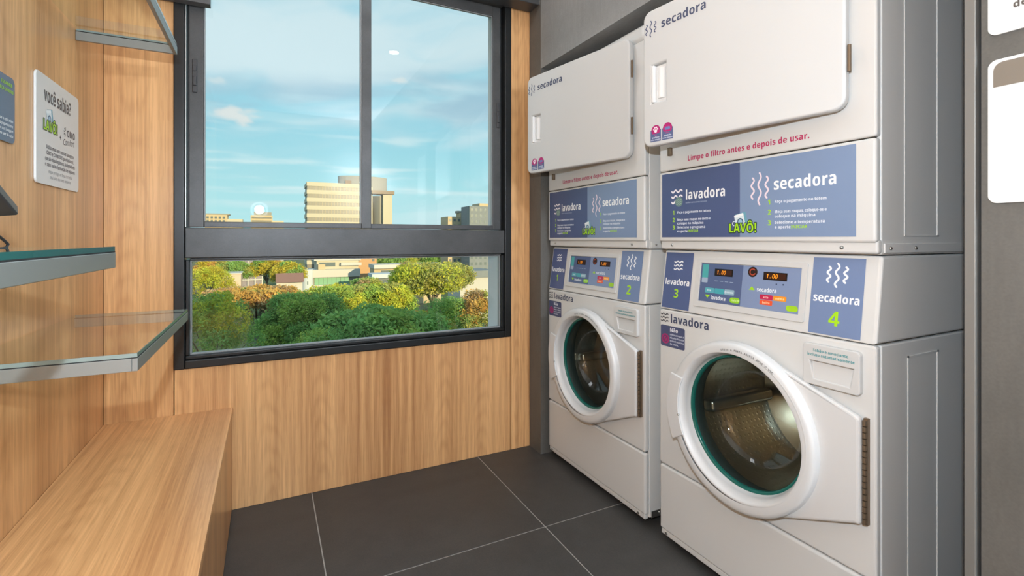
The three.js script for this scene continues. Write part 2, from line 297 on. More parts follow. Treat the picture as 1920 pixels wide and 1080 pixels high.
{ // unseen ceiling panel near the window, placed to light the oak wall and soffit
  const x = 0.35, z = -1.58, sx = 0.5, sz = 0.15, t = thing('unseen_ceiling_light', 'unseen long light panel in the ceiling, lighting the oak wall and soffit', 'ceiling light', [x, CEIL, z]);
  part('frame', merged([B(-sx - 0.02, sx + 0.02, -0.012, 0, -sz - 0.02, -sz), B(-sx - 0.02, sx + 0.02, -0.012, 0, sz, sz + 0.02), B(-sx - 0.02, -sx, -0.012, 0, -sz, sz), B(sx, sx + 0.02, -0.012, 0, -sz, sz)]), plasticW, t);
  part('diffuser', B(-sx, sx, -0.006, 0, -sz, sz), std('lit diffuser', lin(0.8, 0.8, 0.8), 0.6, 0, { emissive: lin(...UNSEEN_PANEL.color), emissiveIntensity: 1.2 }), t);
  const l = new THREE.RectAreaLight(lin(...UNSEEN_PANEL.color), UNSEEN_PANEL.intensity, 2 * sx, 2 * sz); l.name = 'unseen_panel_light';
  l.position.set(x, CEIL - 0.016, z); l.rotation.x = -Math.PI / 2; scene.add(l);
}
{ // fill globe added behind the camera, out of view, to brighten the oak wall
  const t = thing('added_fill_globe', 'added opal fill globe out of view on the wall behind the camera', 'fill light', [1.09, 1.75, ZF]);
  part('back_plate', new THREE.CylinderGeometry(0.05, 0.05, 0.015, 28).rotateX(Math.PI / 2).translate(0, 0, -0.0078), plasticW, t);
  part('arm', new THREE.CylinderGeometry(0.008, 0.008, 0.05, 12).rotateX(Math.PI / 2).translate(0, 0, -0.04), plasticW, t);
  part('fill_globe', new THREE.SphereGeometry(0.07, 28, 18).translate(0, 0, -0.125), std('opal glass lit', lin(0.8, 0.8, 0.8), 0.4, 0, { emissive: lin(...ADDED_FILL.color), emissiveIntensity: 12 }), t);
  const l = new THREE.PointLight(lin(...ADDED_FILL.color), ADDED_FILL.intensity, 0, 2); l.name = 'added_fill_light'; l.position.set(1.09, 1.75, ZF - 0.125); l.castShadow = true; l.shadow.radius = 3; scene.add(l);
}
for (const [x, z, w] of [[0.905, -0.495, 'above the second pair of machines']]) {
  const t = thing('ceiling_spotlight', 'small warm recessed ceiling spotlight ' + w, 'ceiling light', [x, CEIL, z]);
  part('ring', new THREE.TorusGeometry(0.042, 0.007, 10, 32).rotateX(Math.PI / 2), plasticW, t);
  part('bulb', new THREE.CylinderGeometry(0.036, 0.036, 0.008, 24).translate(0, -0.005, 0), std('warm bulb face', lin(0.8, 0.8, 0.8), 0.5, 0, { emissive: lin(...SPOT.color), emissiveIntensity: 28 }), t);
  const l = new THREE.SpotLight(lin(...SPOT.color), SPOT.intensity, 0, 1.15, 0.7, 2); l.name = 'spot_light'; l.position.set(x, CEIL - 0.02, z); l.target.position.set(x, 0, z); l.castShadow = true; l.shadow.radius = 1.8; scene.add(l, l.target);
}

// ---------------------------------------------------------------- bench and shelves
{
  const t = thing('storage_bench', 'low oak laminate bench running along the left wall under the shelves', 'bench', [0, 0, 0]);
  const x1 = -0.1205, z0 = ZB + 0.0006, z1 = 1.6;
  part('seat_top', woodBox([XL + 0.0006, x1, 0.370, 0.398, z0, z1], 'z', 0.05, 0.35, 0.0018), wood, t);
  part('front_panel', woodBox([x1 - 0.020, x1 - 0.0025, 0.012, 0.3695, z0, z1], 'y', 0.4, 0.7), wood, t);
  part('end_panel', woodBox([XL + 0.0006, x1 - 0.0205, 0.012, 0.3695, z1 - 0.018, z1], 'y', 0.2, 0.1), wood, t);
  part('plinth', B(XL + 0.0006, x1 - 0.012, 0.0, 0.0118, z0, z1 - 0.01), blackM, t);
}
function glassShelf(label, yTop, z0, z1, x1 = -0.232, edge = glassEdge) {     // wall bracket frame of flat bar with a glass plate on top
  const x0 = XL + 0.0006, t = thing('glass_shelf', label, 'shelf', [0, yTop, 0], 'glass wall shelves');
  const g = 0.008, h = 0.036, b = 0.010;
  part('frame_bar', RB(x1 - b, x1, -h, -g - 0.002, z0, z1, 0.0012, 1), shelfMetal, t);
  part('frame_bar', RB(x0, x1 - b, -h, -g - 0.002, z0, z0 + b, 0.0012, 1), shelfMetal, t);
  part('frame_bar', RB(x0, x1 - b, -h, -g - 0.002, z1 - b, z1, 0.0012, 1), shelfMetal, t);
  part('gasket', merged([B(x1 - b, x1 - 0.0006, -g - 0.0019, -g - 0.0001, z0, z1), B(x0, x1 - b, -g - 0.0019, -g - 0.0001, z0 + 0.001, z0 + b), B(x0, x1 - b, -g - 0.0019, -g - 0.0001, z1 - b, z1 - 0.001)]), darkGap, t);
  const p = part('glass_plate', new THREE.PlaneGeometry(x1 - x0 - 0.004, z1 - z0 - 0.004).rotateX(-Math.PI / 2).translate((x0 + x1) / 2, 0, (z0 + z1) / 2), shelfGlass, t); p.castShadow = false;
  part('glass_edge', merged([B(x1 - 0.003, x1 - 0.001, -g, 0, z0, z1), B(x0, x1 - 0.003, -g, 0, z0, z0 + 0.002), B(x0, x1 - 0.003, -g, 0, z1 - 0.002, z1)]), edge, t);
}
const highlightEdge = phys('pale highlight glass edge', lin(0.24, 0.30, 0.28), 0.1);  // same shelf glass; the edge highlight is put into this pale grey
glassShelf('lowest glass shelf on a grey metal frame above the far end of the bench', 0.822, -1.888, -1.205, -0.232, highlightEdge);
glassShelf('glass shelf with a green edge at eye height holding the dark tablet stand', 1.037, -1.047, -0.30);
glassShelf('highest glass shelf seen from below beside the top of the window', 1.682, -1.897, -1.205, -0.262, highlightEdge);

// ---------------------------------------------------------------- boards and small fittings on the walls
function board(name, label, w, h, mat, place, turn, draw, res, group) {   // acrylic board with rounded corners; its print is one flat sheet
  const t = thing(name, label, 'sign', place, group); t.rotation.y = turn;
  part('board', extrude(roundRect(-w / 2, w / 2, -h / 2, h / 2, 0.014), 0.005, 0.0008, 8), mat, t);
  print('print', canvas(Math.round(w * res), Math.round(h * res), draw), -w / 2, w / 2, -h / 2, h / 2, 0.0056, t, 0.4);
  return t;
}
const acrylic = phys('white acrylic', lin(0.72, 0.735, 0.72), 0.28, {});
const blueAcrylic = phys('slate blue acrylic', lin(0.115, 0.165, 0.235), 0.25, {});
board('information_sign', 'white sign headed VOCÊ SABIA? on the oak wall', 0.302, 0.280, acrylic, [XL + 0.0004, 1.330, -1.747], Math.PI / 2, (g, w, h) => {
  const k = w / 302; g.scale(k, k);
  g.save(); g.translate(48, 66); g.scale(0.94, 1.25); txt(g, 'você sabia?', 0, 0, 40, '#3c3f46', 'left', 'bold', 200); g.restore();
  lavoLogo(g, 38, 82, 100); txt(g, '+', 150, 150, 24, '#3c3f46'); txt(g, 'OMO', 204, 130, 27, '#474a52');
  g.strokeStyle = '#474a52'; g.lineWidth = 2.4; for (let i = 0; i < 5; i++) { const a = 1.9 + i * 0.7; g.beginPath(); g.moveTo(194 + Math.cos(a) * 5, 120 + Math.sin(a) * 5); g.lineTo(194 + Math.cos(a) * 14, 120 + Math.sin(a) * 14); g.stroke(); }
  g.save(); g.translate(176, 158); g.rotate(-0.08); txt(g, 'Comfort', 0, 0, 23, '#474a52', 'left', 'italic'); g.restore();
  const L = ['Utilizamos em nossas lavagens', 'OMO e COMFORT profissional,', 'que são hipoalergênicos, biodegradáveis', 'e com baixa formação de espuma'];
  L.forEach((s, i) => txt(g, s, 160, 186 + i * 15, 13.5, '#6b6e75', 'center', 'bold', 214));
  ['o que protege as fibras do tecido', 'seu bolso e o meio ambiente'].forEach((s, i) => txt(g, s, 160, 248 + i * 14, 11.5, '#a7a9ad', 'center', 'normal', 190));
}, 2200);
board('notice_sign', 'slate blue sign with lime heading cut off at the left of the photo', 0.20, 0.146, blueAcrylic, [XL + 0.0004, 1.335, -1.384], Math.PI / 2, (g, w, h) => {
  const k = w / 200; g.scale(k, k); txt(g, 'ESCANEIE', 186, 22, 11, LIME, 'right'); txt(g, 'E CONHEÇA O PASSO', 192, 36, 10, LIME, 'right');
  ['baixe o aplicativo', 'faça o pagamento e', 'acompanhe sua lavagem', 'sem sair de casa'].forEach((s, i) => txt(g, s, 190, 100 + i * 11, 8.6, '#e8eef2', 'right'));
}, 2000);
board('price_sign', 'white sign with dark lettering at the top of the grey cladding', 0.24, 0.34, acrylic, [XR + 0.0034, 1.592, -0.290], -Math.PI / 2, (g, w, h) => {
  const k = w / 240; g.scale(k, k); txt(g, 'de', 34, 300, 17, '#5a5450'); txt(g, 'uso', 60, 300, 17, '#5a5450'); txt(g, 'normas', 30, 280, 17, '#8a4a50');
}, 2000);
board('instruction_sign', 'white sign with a grey header band below the lettered sign on the cladding', 0.24, 0.262, acrylic, [XR + 0.0034, 1.246, -0.290], -Math.PI / 2, (g, w, h) => {
  const k = w / 240; g.scale(k, k); g.fillStyle = '#7d756a'; g.beginPath(); g.moveTo(8, 50); g.lineTo(8, 22); g.quadraticCurveTo(9, 6, 24, 6); g.lineTo(234, 6); g.lineTo(234, 50); g.closePath(); g.fill();
  txt(g, 'secadora', 52, 36, 26, '#f2f1ea');
}, 2000);
{ // dark flat bar over the upper left corner of the window
  const t = thing('wall_rail', 'short dark metal bar fixed across the upper left corner of the window', 'rail', [0, 1.92, 0]);
  part('bar', RB(-0.50, -0.192, 0, 0.10, -2.158, -2.118, 0.002, 1), std('dark bar', lin(0.085, 0.085, 0.088), 0.45), t);
  part('bracket', B(-0.48, -0.42, 0.03, 0.07, ZB + 0.0005, -2.158), blackM, t);
}
{ // roller blind cassette over the window
  const t = thing('roller_blind', 'dark roller blind cassette above the window', 'blind', [0, 2.192, 0]);
  part('cassette', RB(-0.36, 1.185, 0, 0.09, -2.158, -2.064, 0.004, 2), std('dark cassette', lin(0.05, 0.052, 0.055), 0.4), t);
  part('end_cap', RB(1.1855, 1.1885, 0.004, 0.086, -2.154, -2.068, 0.001, 1), std('grey end cap', lin(0.25, 0.25, 0.24), 0.5), t);
}
{ // tablet stand at the end of the middle shelf
  const t = thing('tablet_stand', 'dark tablet tilted on a thin wire stand on the eye-height shelf', 'tablet', [-0.40, 1.0378, -0.885]);
  const tb = part('tablet', RB(-0.075, 0.075, -0.008, 0.008, -0.10, 0.10, 0.003, 2), std('dark tablet case', lin(0.03, 0.035, 0.045), 0.35), t);
  tb.rotation.set(-0.32, 0.1, 0.15); tb.position.set(0, 0.078, 0);
  const sc = part('screen', RB(-0.066, 0.066, 0.0078, 0.0088, -0.09, 0.09, 0.0004, 1), phys('dark screen glass', lin(0.05, 0.07, 0.09), 0.1, {}), tb); sc.castShadow = false;
  for (const s of [-1, 1]) part('leg', new THREE.TubeGeometry(new THREE.CatmullRomCurve3([new THREE.Vector3(s * 0.055, 0.062, -0.02), new THREE.Vector3(s * 0.058, 0.025, -0.045), new THREE.Vector3(s * 0.06, 0.0025, -0.085), new THREE.Vector3(s * 0.06, 0.0025, 0.06)]), 24, 0.002, 6), blackM, t);
}

// ---------------------------------------------------------------- machines: built facing +z, turned to face the room
const MW = 0.339, MD = 0.70;     // half width, depth
const place = (t, z) => { t.position.set(1.225, t.position.y, z); t.rotation.y = -Math.PI / 2; };
const WDECAL = canvas(620, 150, (g) => { hWaves(g, 10, 40, 92, 32, 3, 9, '#3f4148'); txt(g, 'lavadora', 128, 112, 108, INK, 'left', 'bold', 470); });
const SDECAL = canvas(700, 170, (g) => { vWaves(g, 30, 14, 140, 48, 9, '#4b5578'); txt(g, 'secadora', 190, 112, 104, INK, 'left', 'bold', 480); });
const NDECAL = canvas(220, 150, (g) => { rr(g, 0, 0, 220, 150, 14, '#4a5274'); g.fillStyle = '#a62c6c'; g.beginPath(); g.arc(44, 96, 36, 0, 7); g.fill(); g.strokeStyle = '#5d3a66'; g.lineWidth = 6; g.beginPath(); g.arc(44, 96, 22, 0, 7); g.moveTo(58, 80); g.lineTo(30, 112); g.stroke();
  txt(g, '\u2193', 44, 50, 52, '#eef0f4', 'center'); txt(g, 'Não', 86, 40, 38, '#eef0f4'); ['sobrecarregue a', 'máquina. Respeite', 'o nível máximo', 'do cesto.'].forEach((s, i) => txt(g, s, 86, 66 + i * 22, 18, '#cfd4e0', 'left', 'bold', 126)); });
const DRAWERTXT = canvas(420, 90, (g) => { txt(g, 'Sabão e amaciante', 210, 36, 36, '#3f9aa0', 'center', 'bold', 300); txt(g, 'incluso automaticamente', 210, 78, 36, '#3f9aa0', 'center', 'bold', 400); });
const LIMPE = canvas(1024, 90, (g) => txt(g, 'Limpe o filtro antes e depois de usar.', 4, 62, 58, '#c02660', 'left', 'bold', 1012));
const ARC = canvas(900, 300, (g, w, h) => { // words following the top of the round door
  const s = 'DEIXE A PORTA ABERTA APÓS O USO'; g.font = 'bold 34px sans-serif'; g.fillStyle = '#6d6c68'; g.textAlign = 'center';
  [...s].forEach((ch, i) => { const a = -0.42 + i / (s.length - 1) * 0.84; g.save(); g.translate(450 + Math.sin(a) * 880, 925 - Math.cos(a) * 880); g.rotate(a); g.fillText(ch, 0, 0); g.restore(); });
});
const BADGES = canvas(300, 190, (g) => {
  for (const [x, k] of [[4, 0], [156, 1]]) { rr(g, x, 58, 138, 130, 6, '#58648c'); g.fillStyle = '#b3226f'; g.beginPath(); g.arc(x + 69, 62, 58, 0, 7); g.fill(); rr(g, x, 100, 138, 88, 6, '#58648c'); g.fillStyle = k ? '#5d4a7c' : '#f3e7ef';
    if (!k) { for (const [a, b, r] of [[0, 12, 19], [-24, -8, 10], [24, -8, 10], [-10, -26, 10], [11, -26, 10]]) { g.beginPath(); g.arc(x + 69 + a, 58 + b, r, 0, 7); g.fill(); } } else { rr(g, x + 34, 48, 70, 34, 16, '#6b7bb0'); }
    txt(g, k ? 'tênis' : 'pet', x + 69, 122, 22, '#c43a80', 'center'); txt(g, 'proibido', x + 69, 150, 24, '#dfe4ee', 'center'); txt(g, 'nesta máquina', x + 69, 174, 20, '#dfe4ee', 'center', 'bold', 126); }
});
const POSTER = canvas(1500, 520, (g, w, h) => {
  g.fillStyle = NAVY; g.fillRect(0, 0, 750, h); g.fillStyle = STEEL; g.fillRect(750, 0, 750, h);
  hWaves(g, 110, 150, 110, 44, 3, 13, '#f3eef4'); g.fillStyle = '#6f8a86'; g.beginPath(); g.arc(186, 236, 40, 0, 7); g.fill(); hWaves(g, 160, 222, 52, 16, 3, 4, '#a8c4b4');
  txt(g, 'lavadora', 252, 224, 104, '#f4f6f7', 'left', 'bold', 380); txt(g, 'sabão e amaciante inclusos', 256, 254, 17, '#b6c0d2', 'left', 'normal');
  vWaves(g, 850, 92, 212, 52, 12, '#ecdbe4'); txt(g, 'secadora', 1000, 214, 104, '#f4f6f7', 'left', 'bold', 400);
  const step = (x, y, n, a, b, c) => { txt(g, n, x, y + 8, 46, LIME); txt(g, a, x + 50, y, 27, '#dfe5ee', 'left', 'bold', 330); if (b) txt(g, b, x + 50, y + 30, 27, '#dfe5ee', 'left', 'bold', 300); if (c) txt(g, c, x + 160, y + 30, 27, LIME, 'left', 'bold'); };
  step(118, 330, '1', 'Faça o pagamento no totem'); step(118, 388, '2', 'Meça suas roupas no cesto e', 'coloque na máquina'); step(118, 450, '3', 'Selecione o programa', 'e aperte', 'INICIAR');
  step(960, 300, '1', 'Faça o pagamento no totem'); step(960, 366, '2', 'Meça suas roupas, coloque-as e', 'coloque na máquina'); step(960, 436, '3', 'Selecione a temperatura', 'e aperte', 'INICIAR');
  lavoLogo(g, 650, 352, 235);
});
const rimTex = (n, word, wave, bg) => canvas(260, 400, (g, w) => { wave ? hWaves(g, 88, 66, 78, 26, 3, 9, '#f3f5f7') : vWaves(g, 86, 30, 120, 42, 10, '#f3f5f7'); txt(g, word, 130, 232, 60, '#f3f5f7', 'center', 'bold', 236); txt(g, String(n), 130, wave ? 322 : 350, wave ? 86 : 104, LIME, 'center'); }, bg);
const CPANEL = canvas(900, 340, (g, w, h) => {
  g.fillStyle = '#55648a'; g.fillRect(0, 0, 420, h); g.fillStyle = '#8092b4'; g.fillRect(420, 0, 480, h);
  rr(g, 14, 8, 64, 120, 6, '#4fa9a9'); rr(g, 14, 128, 64, 44, 6, '#9fb0c6'); g.fillStyle = '#9fb0c6'; [150, 205, 255, 305].forEach((x) => g.fillRect(x, 148, 34, 5));
  rr(g, 60, 214, 96, 46, 8, '#5aaab6'); rr(g, 160, 214, 96, 46, 8, '#47a6b0'); rr(g, 260, 214, 96, 46, 8, '#8fb1c0'); txt(g, 'fria', 80, 246, 26, '#d5e4ea'); txt(g, 'quente', 262, 246, 26, '#d5e4ea', 'left', 'bold', 88);
  g.fillStyle = LIME; g.beginPath(); g.moveTo(64, 278); g.lineTo(116, 278); g.lineTo(90, 308); g.fill(); txt(g, 'lavadora', 128, 314, 46, '#e9eef3', 'left', 'bold', 150); rr(g, 318, 276, 96, 46, 22, '#93cf28'); txt(g, 'início', 338, 308, 26, '#d9f0b0');
  g.fillStyle = '#2a1a16'; g.beginPath(); g.arc(508, 50, 42, 0, 7); g.fill(); g.strokeStyle = '#b5482e'; g.lineWidth = 9; g.beginPath(); g.arc(508, 50, 24, 0.4, 5.6); g.stroke();
  g.fillStyle = LIME; g.beginPath(); g.moveTo(486, 196); g.lineTo(540, 196); g.lineTo(513, 166); g.fill(); txt(g, 'secadora', 556, 202, 46, '#e9eef3', 'left', 'bold', 168);
  rr(g, 588, 222, 108, 38, 8, '#c2214d'); rr(g, 700, 222, 104, 38, 8, '#f0952c'); rr(g, 590, 264, 106, 38, 8, '#e85a35'); rr(g, 806, 282, 90, 44, 20, '#a3d32a'); txt(g, 'alta', 616, 250, 24, '#f2c8c0'); txt(g, 'média', 716, 250, 24, '#fbe0b0'); txt(g, 'baixa', 612, 292, 24, '#fbd8b0'); g.fillStyle = '#33405a'; [716, 770].forEach((x) => { g.beginPath(); g.arc(x, 132, 6, 0, 7); g.fill(); });
});
function ledTex(on) { return canvas(240, 90, (g) => { g.fillStyle = on ? '#000' : '#150a06'; g.fillRect(0, 0, 240, 90); if (!on) { g.fillStyle = '#3a1a0c'; g.fillRect(20, 14, 205, 62); } g.save(); g.transform(1, 0, -0.12, 1, 34, 0); g.font = 'bold 66px monospace'; g.fillStyle = '#ff9a1f'; g.fillText('1.00', 0, 68, 120); g.restore(); }); }
const ledMat = std('amber display', 0xffffff, 0.3, 0, { map: ledTex(false), emissiveMap: ledTex(true), emissive: lin(1, 1, 1), emissiveIntensity: 0.5 });
const drumTex = dataTex(256, 256, (x, y) => { const dx = (x % 16) - 8, dy = (y % 16) - 8, h = dx * dx + dy * dy < 9 ? 40 : 128; return [h, h, h]; }, false); drumTex.wrapS = drumTex.wrapT = THREE.RepeatWrapping; drumTex.repeat.set(5, 2);
const steelDrum = std('perforated drum steel', lin(0.52, 0.49, 0.43), 0.3, 0.95, { bumpMap: drumTex, bumpScale: 0.0015 });

function hull(cx, cy, r, hx, hy0, hy1, rc, hole) { // round door whose right side runs out to a straight hinge edge
  const s = new THREE.Shape(), A0 = 1.02, A1 = 2 * Math.PI - 1.16, N = 56;   // arc from upper right round the left to lower right
  for (let i = 0; i <= N; i++) { const a = A0 + (A1 - A0) * i / N, x = cx + Math.cos(a) * r * (Math.cos(a) < 0 ? 1.06 : 1), y = cy + Math.sin(a) * r; i ? s.lineTo(x, y) : s.moveTo(x, y); }
  s.lineTo(hx - rc, hy0); s.quadraticCurveTo(hx, hy0, hx, hy0 + rc); s.lineTo(hx, hy1 - rc); s.quadraticCurveTo(hx, hy1, hx - rc, hy1 + rc * 0.45); s.closePath();
  if (hole) { const h = new THREE.Path(); h.absarc(hole[0], hole[1], hole[2], 0, Math.PI * 2, true); s.holes.push(h); }
  return s;
}
const lathe = (pts, seg = 72) => new THREE.LatheGeometry(pts.map(([r, z]) => new THREE.Vector2(r, z)), seg).rotateX(Math.PI / 2);  // axis on z

function washer(num, next, z0, label) {
  const t = thing('washing_machine', label, 'washing machine', [0, 0, 0], 'front loading washers');
  const W = MW, GC = [0.0, 0.525], GR = 0.200;
  // cabinet: hollow shell so that the drum is real
  const shell = [RB(-W, -W + 0.012, 0.03, 0.807, -MD, -0.021, 0.004), RB(W - 0.012, W, 0.03, 0.807, -MD, -0.021, 0.004), B(-W + 0.012, W - 0.012, 0.03, 0.807, -MD, -MD + 0.012), B(-W + 0.012, W - 0.012, 0.03, 0.04, -MD + 0.012, -0.021), B(-W + 0.012, W - 0.012, 0.797, 0.807, -MD + 0.012, -0.021)];
  part('cabinet', merged(shell), enamel, t);
  for (const s of [-1, 1]) { // embossed outline on each side
    const x = s * W, e = [B(x - 0.0016, x + 0.0016, 0.09, 0.772, -0.276, -0.270), B(x - 0.0016, x + 0.0016, 0.09, 0.772, -0.136, -0.132), B(x - 0.0016, x + 0.0016, 0.768, 0.772, -0.276, -0.132)];
    part('side_embossing', merged(e), enamel, t);
  }
  const front = roundRect(-W, W, 0.2725, 0.8075, 0.008), hole = new THREE.Path(); hole.absarc(GC[0], GC[1], 0.205, 0, Math.PI * 2, true); front.holes.push(hole);
  const fp = part('front_panel', extrude(front, 0.020, 0.006, 48), enamel, t); fp.position.z = -0.020;
  part('kick_panel', merged([RB(-W, W, 0.044, 0.2685, -0.020, 0, 0.008, 3), RB(-W + 0.004, W - 0.004, 0.026, 0.046, -0.020, -0.003, 0.004, 2)]), enamel, t);
  for (const x of [-0.31, 0.30]) part('screw', new THREE.CylinderGeometry(0.005, 0.005, 0.003, 12).rotateX(Math.PI / 2).translate(x, 0.035, -0.002), screwMat, t);
  part('side_bracket', merged([B(W - 0.002, W + 0.001, 0.028, 0.052, -0.16, -0.03), new THREE.CylinderGeometry(0.005, 0.005, 0.004, 12).rotateZ(Math.PI / 2).translate(W + 0.002, 0.04, -0.07)]), screwMat, t);
  for (const [x, z] of [[-0.28, -0.05], [0.28, -0.05], [-0.28, -0.6], [0.28, -0.6]]) part('foot', new THREE.CylinderGeometry(0.02, 0.024, 0.03, 16).translate(x, 0.015, z), feetM, t);
  // sloping control housing
  const prof = new THREE.Shape(); prof.moveTo(0, 0); prof.lineTo(0.0, 0.004); prof.lineTo(-0.026, 0.196); prof.quadraticCurveTo(-0.027, 0.200, -0.034, 0.200); prof.lineTo(-MD, 0.200); prof.lineTo(-MD, 0); prof.closePath();
  const hg = new THREE.ExtrudeGeometry(prof, { depth: 2 * W - 0.016, bevelEnabled: true, bevelSize: 0.006, bevelThickness: 0.008, bevelOffset: -0.006, bevelSegments: 3 });
  hg.rotateY(-Math.PI / 2).translate(W - 0.008, 0.811, 0); // profile x -> z, profile depth -> -x
  part('control_housing', hg, enamel, t);
  const cp = sub('control_panel', t); cp.position.set(0, 0.813, 0.0004); cp.rotation.x = -Math.atan2(0.026, 0.192);
  const bez = roundRect(-0.190, 0.172, 0.022, 0.176, 0.006), bh = new THREE.Path(); bh.moveTo(-0.172, 0.040); bh.lineTo(-0.172, 0.162); bh.lineTo(0.156, 0.162); bh.lineTo(0.156, 0.040); bh.closePath(); bez.holes.push(bh);
  part('bezel', extrude(bez, 0.004, 0.0012, 6), plasticW, cp);
  print('keypad', CPANEL, -0.171, 0.155, 0.041, 0.161, 0.0015, cp, 0.3, false);
  print('display', ledMat.map, -0.118, -0.052, 0.124, 0.146, 0.0022, cp).material = ledMat;
  print('display', ledMat.map, 0.048, 0.118, 0.124, 0.146, 0.0022, cp).material = ledMat;
  print('number_sticker', rimTex(num, 'lavadora', true, '#52608a'), -0.329, -0.208, 0.002, 0.192, 0.0012, cp, 0.4, false);
  print('number_sticker', rimTex(next, 'secadora', false, '#7488ad'), 0.184, 0.306, 0.002, 0.192, 0.0012, cp, 0.4, false);
  // prints on the front
  print('lettering', WDECAL, -0.335, -0.111, 0.752, 0.806, 0.0008, t);
  print('warning_sticker', NDECAL, -0.333, -0.224, 0.682, 0.754, 0.0008, t);
  // detergent drawer
  const dr = sub('detergent_drawer', t);
  const plate = roundRect(0.178, 0.312, 0.688, 0.790, 0.010), cut = new THREE.Path(); cut.moveTo(0.206, 0.704); cut.lineTo(0.196, 0.748); cut.lineTo(0.298, 0.748); cut.lineTo(0.290, 0.704); cut.closePath(); plate.holes.push(cut);
  part('drawer_front', extrude(plate, 0.014, 0.003, 10), plasticW, dr);
  const cup = part('finger_cup', RB(0.190, 0.304, 0.700, 0.752, 0, 0.001, 0.0004, 1).translate(0, -0.700, 0), plasticW, dr); cup.position.set(0, 0.700, 0.0105); cup.rotation.x = -0.19;
  print('drawer_lettering', DRAWERTXT, 0.188, 0.304, 0.757, 0.781, 0.0145, dr);
  // door
  const d = sub('door', t), zD = 0.006, th = 0.044;
  const ring = part('door_plate', extrude(hull(-0.012, 0.516, 0.236, 0.316, 0.397, 0.642, 0.010, [GC[0], GC[1], GR + 0.012]), 0.018, 0.007, 64, 3), doorW, d); ring.position.z = zD;
  const bez_ = part('door_ring', lathe([[0.2375, -0.030], [0.2365, -0.009], [0.2345, -0.004], [0.2300, -0.0005], [0.2240, 0.001], [GR + 0.012, 0.002], [GR + 0.006, 0.001]], 96), doorW, d); bez_.position.set(-0.008, 0.517, zD + th - 0.002);
  const rim = part('inner_rim', lathe([[GR + 0.014, 0.0], [GR + 0.011, 0.003], [GR + 0.004, 0.002], [GR - 0.004, -0.010], [GR - 0.008, -0.022], [GR - 0.006, -0.024], [GR - 0.011, -0.036]]), doorW, d); rim.position.set(GC[0], GC[1], zD + th - 0.003);
  const tr = part('glass_rim', lathe([[GR - 0.010, -0.002], [GR - 0.016, 0.0], [GR - 0.019, -0.005], [GR - 0.019, -0.012]]), tealRim, d); tr.position.set(GC[0], GC[1], zD + th - 0.037);
  const bowl = part('glass_bowl', lathe([[GR - 0.018, 0.0], [GR - 0.020, -0.02], [GR - 0.028, -0.055], [GR - 0.046, -0.09], [GR - 0.075, -0.112], [GR - 0.12, -0.124], [0.0, -0.130]]), bowlGlass, d); bowl.position.set(GC[0], GC[1], zD + th - 0.040); bowl.castShadow = false;
  // grip on the left of the ring
  const gs = new THREE.Shape(), a0 = 2.72, a1 = 3.62, r0 = GR + 0.003, r1 = 0.2455;
  for (let i = 0; i <= 14; i++) { const a = a0 + (a1 - a0) * i / 14; const x = GC[0] + Math.cos(a) * r0, y = GC[1] + Math.sin(a) * r0; i ? gs.lineTo(x, y) : gs.moveTo(x, y); }
  for (let i = 14; i >= 0; i--) { const a = a0 + (a1 - a0) * i / 14; gs.lineTo(-0.008 + Math.cos(a) * r1, 0.517 + Math.sin(a) * r1); } gs.closePath();
  const grip = part('grip', extrude(gs, 0.007, 0.003, 8), doorW, d); grip.position.z = zD + th - 0.003;
  part('grip_screw', new THREE.SphereGeometry(0.0035, 10, 8).translate(-0.2, 0.49, zD + th + 0.004), screwMat, d);
  print('door_lettering', ARC, -0.06, 0.14, 0.672, 0.740, zD + th + 0.0008, d).rotation.z = -0.18;
  const hs = [B(0.317, 0.326, 0.399, 0.641, 0.0, 0.010)]; for (let i = 0; i < 17; i++) hs.push(new THREE.CylinderGeometry(0.0045, 0.0045, 0.0118, 10).translate(0.3215, 0.4075 + i * 0.014, 0.014));
  part('hinge', merged(hs), hingeMat, d);
  // tub behind the glass
  const gk = part('door_gasket', lathe([[0.203, 0.0], [0.196, -0.004], [0.190, -0.02], [0.196, -0.05], [0.215, -0.06], [0.235, -0.07]]), rubber, t); gk.position.set(GC[0], GC[1], -0.004);
  const drum = sub('drum', t); drum.position.set(GC[0], GC[1], -0.075);
  part('drum_shell', lathe([[0.235, 0.0], [0.252, -0.02], [0.252, -0.36]]), steelDrum, drum);
  part('drum_back', lathe([[0.252, -0.36], [0.20, -0.372], [0.12, -0.362], [0.05, -0.368], [0.0, -0.365]]), steel, drum);
  for (let i = 0; i < 3; i++) part('drum_lifter', RB(-0.02, 0.02, -0.251, -0.205, -0.34, -0.03, 0.012, 3).rotateZ(i * 2.094 + 0.7), steel, drum);
  place(t, z0); return t;
}
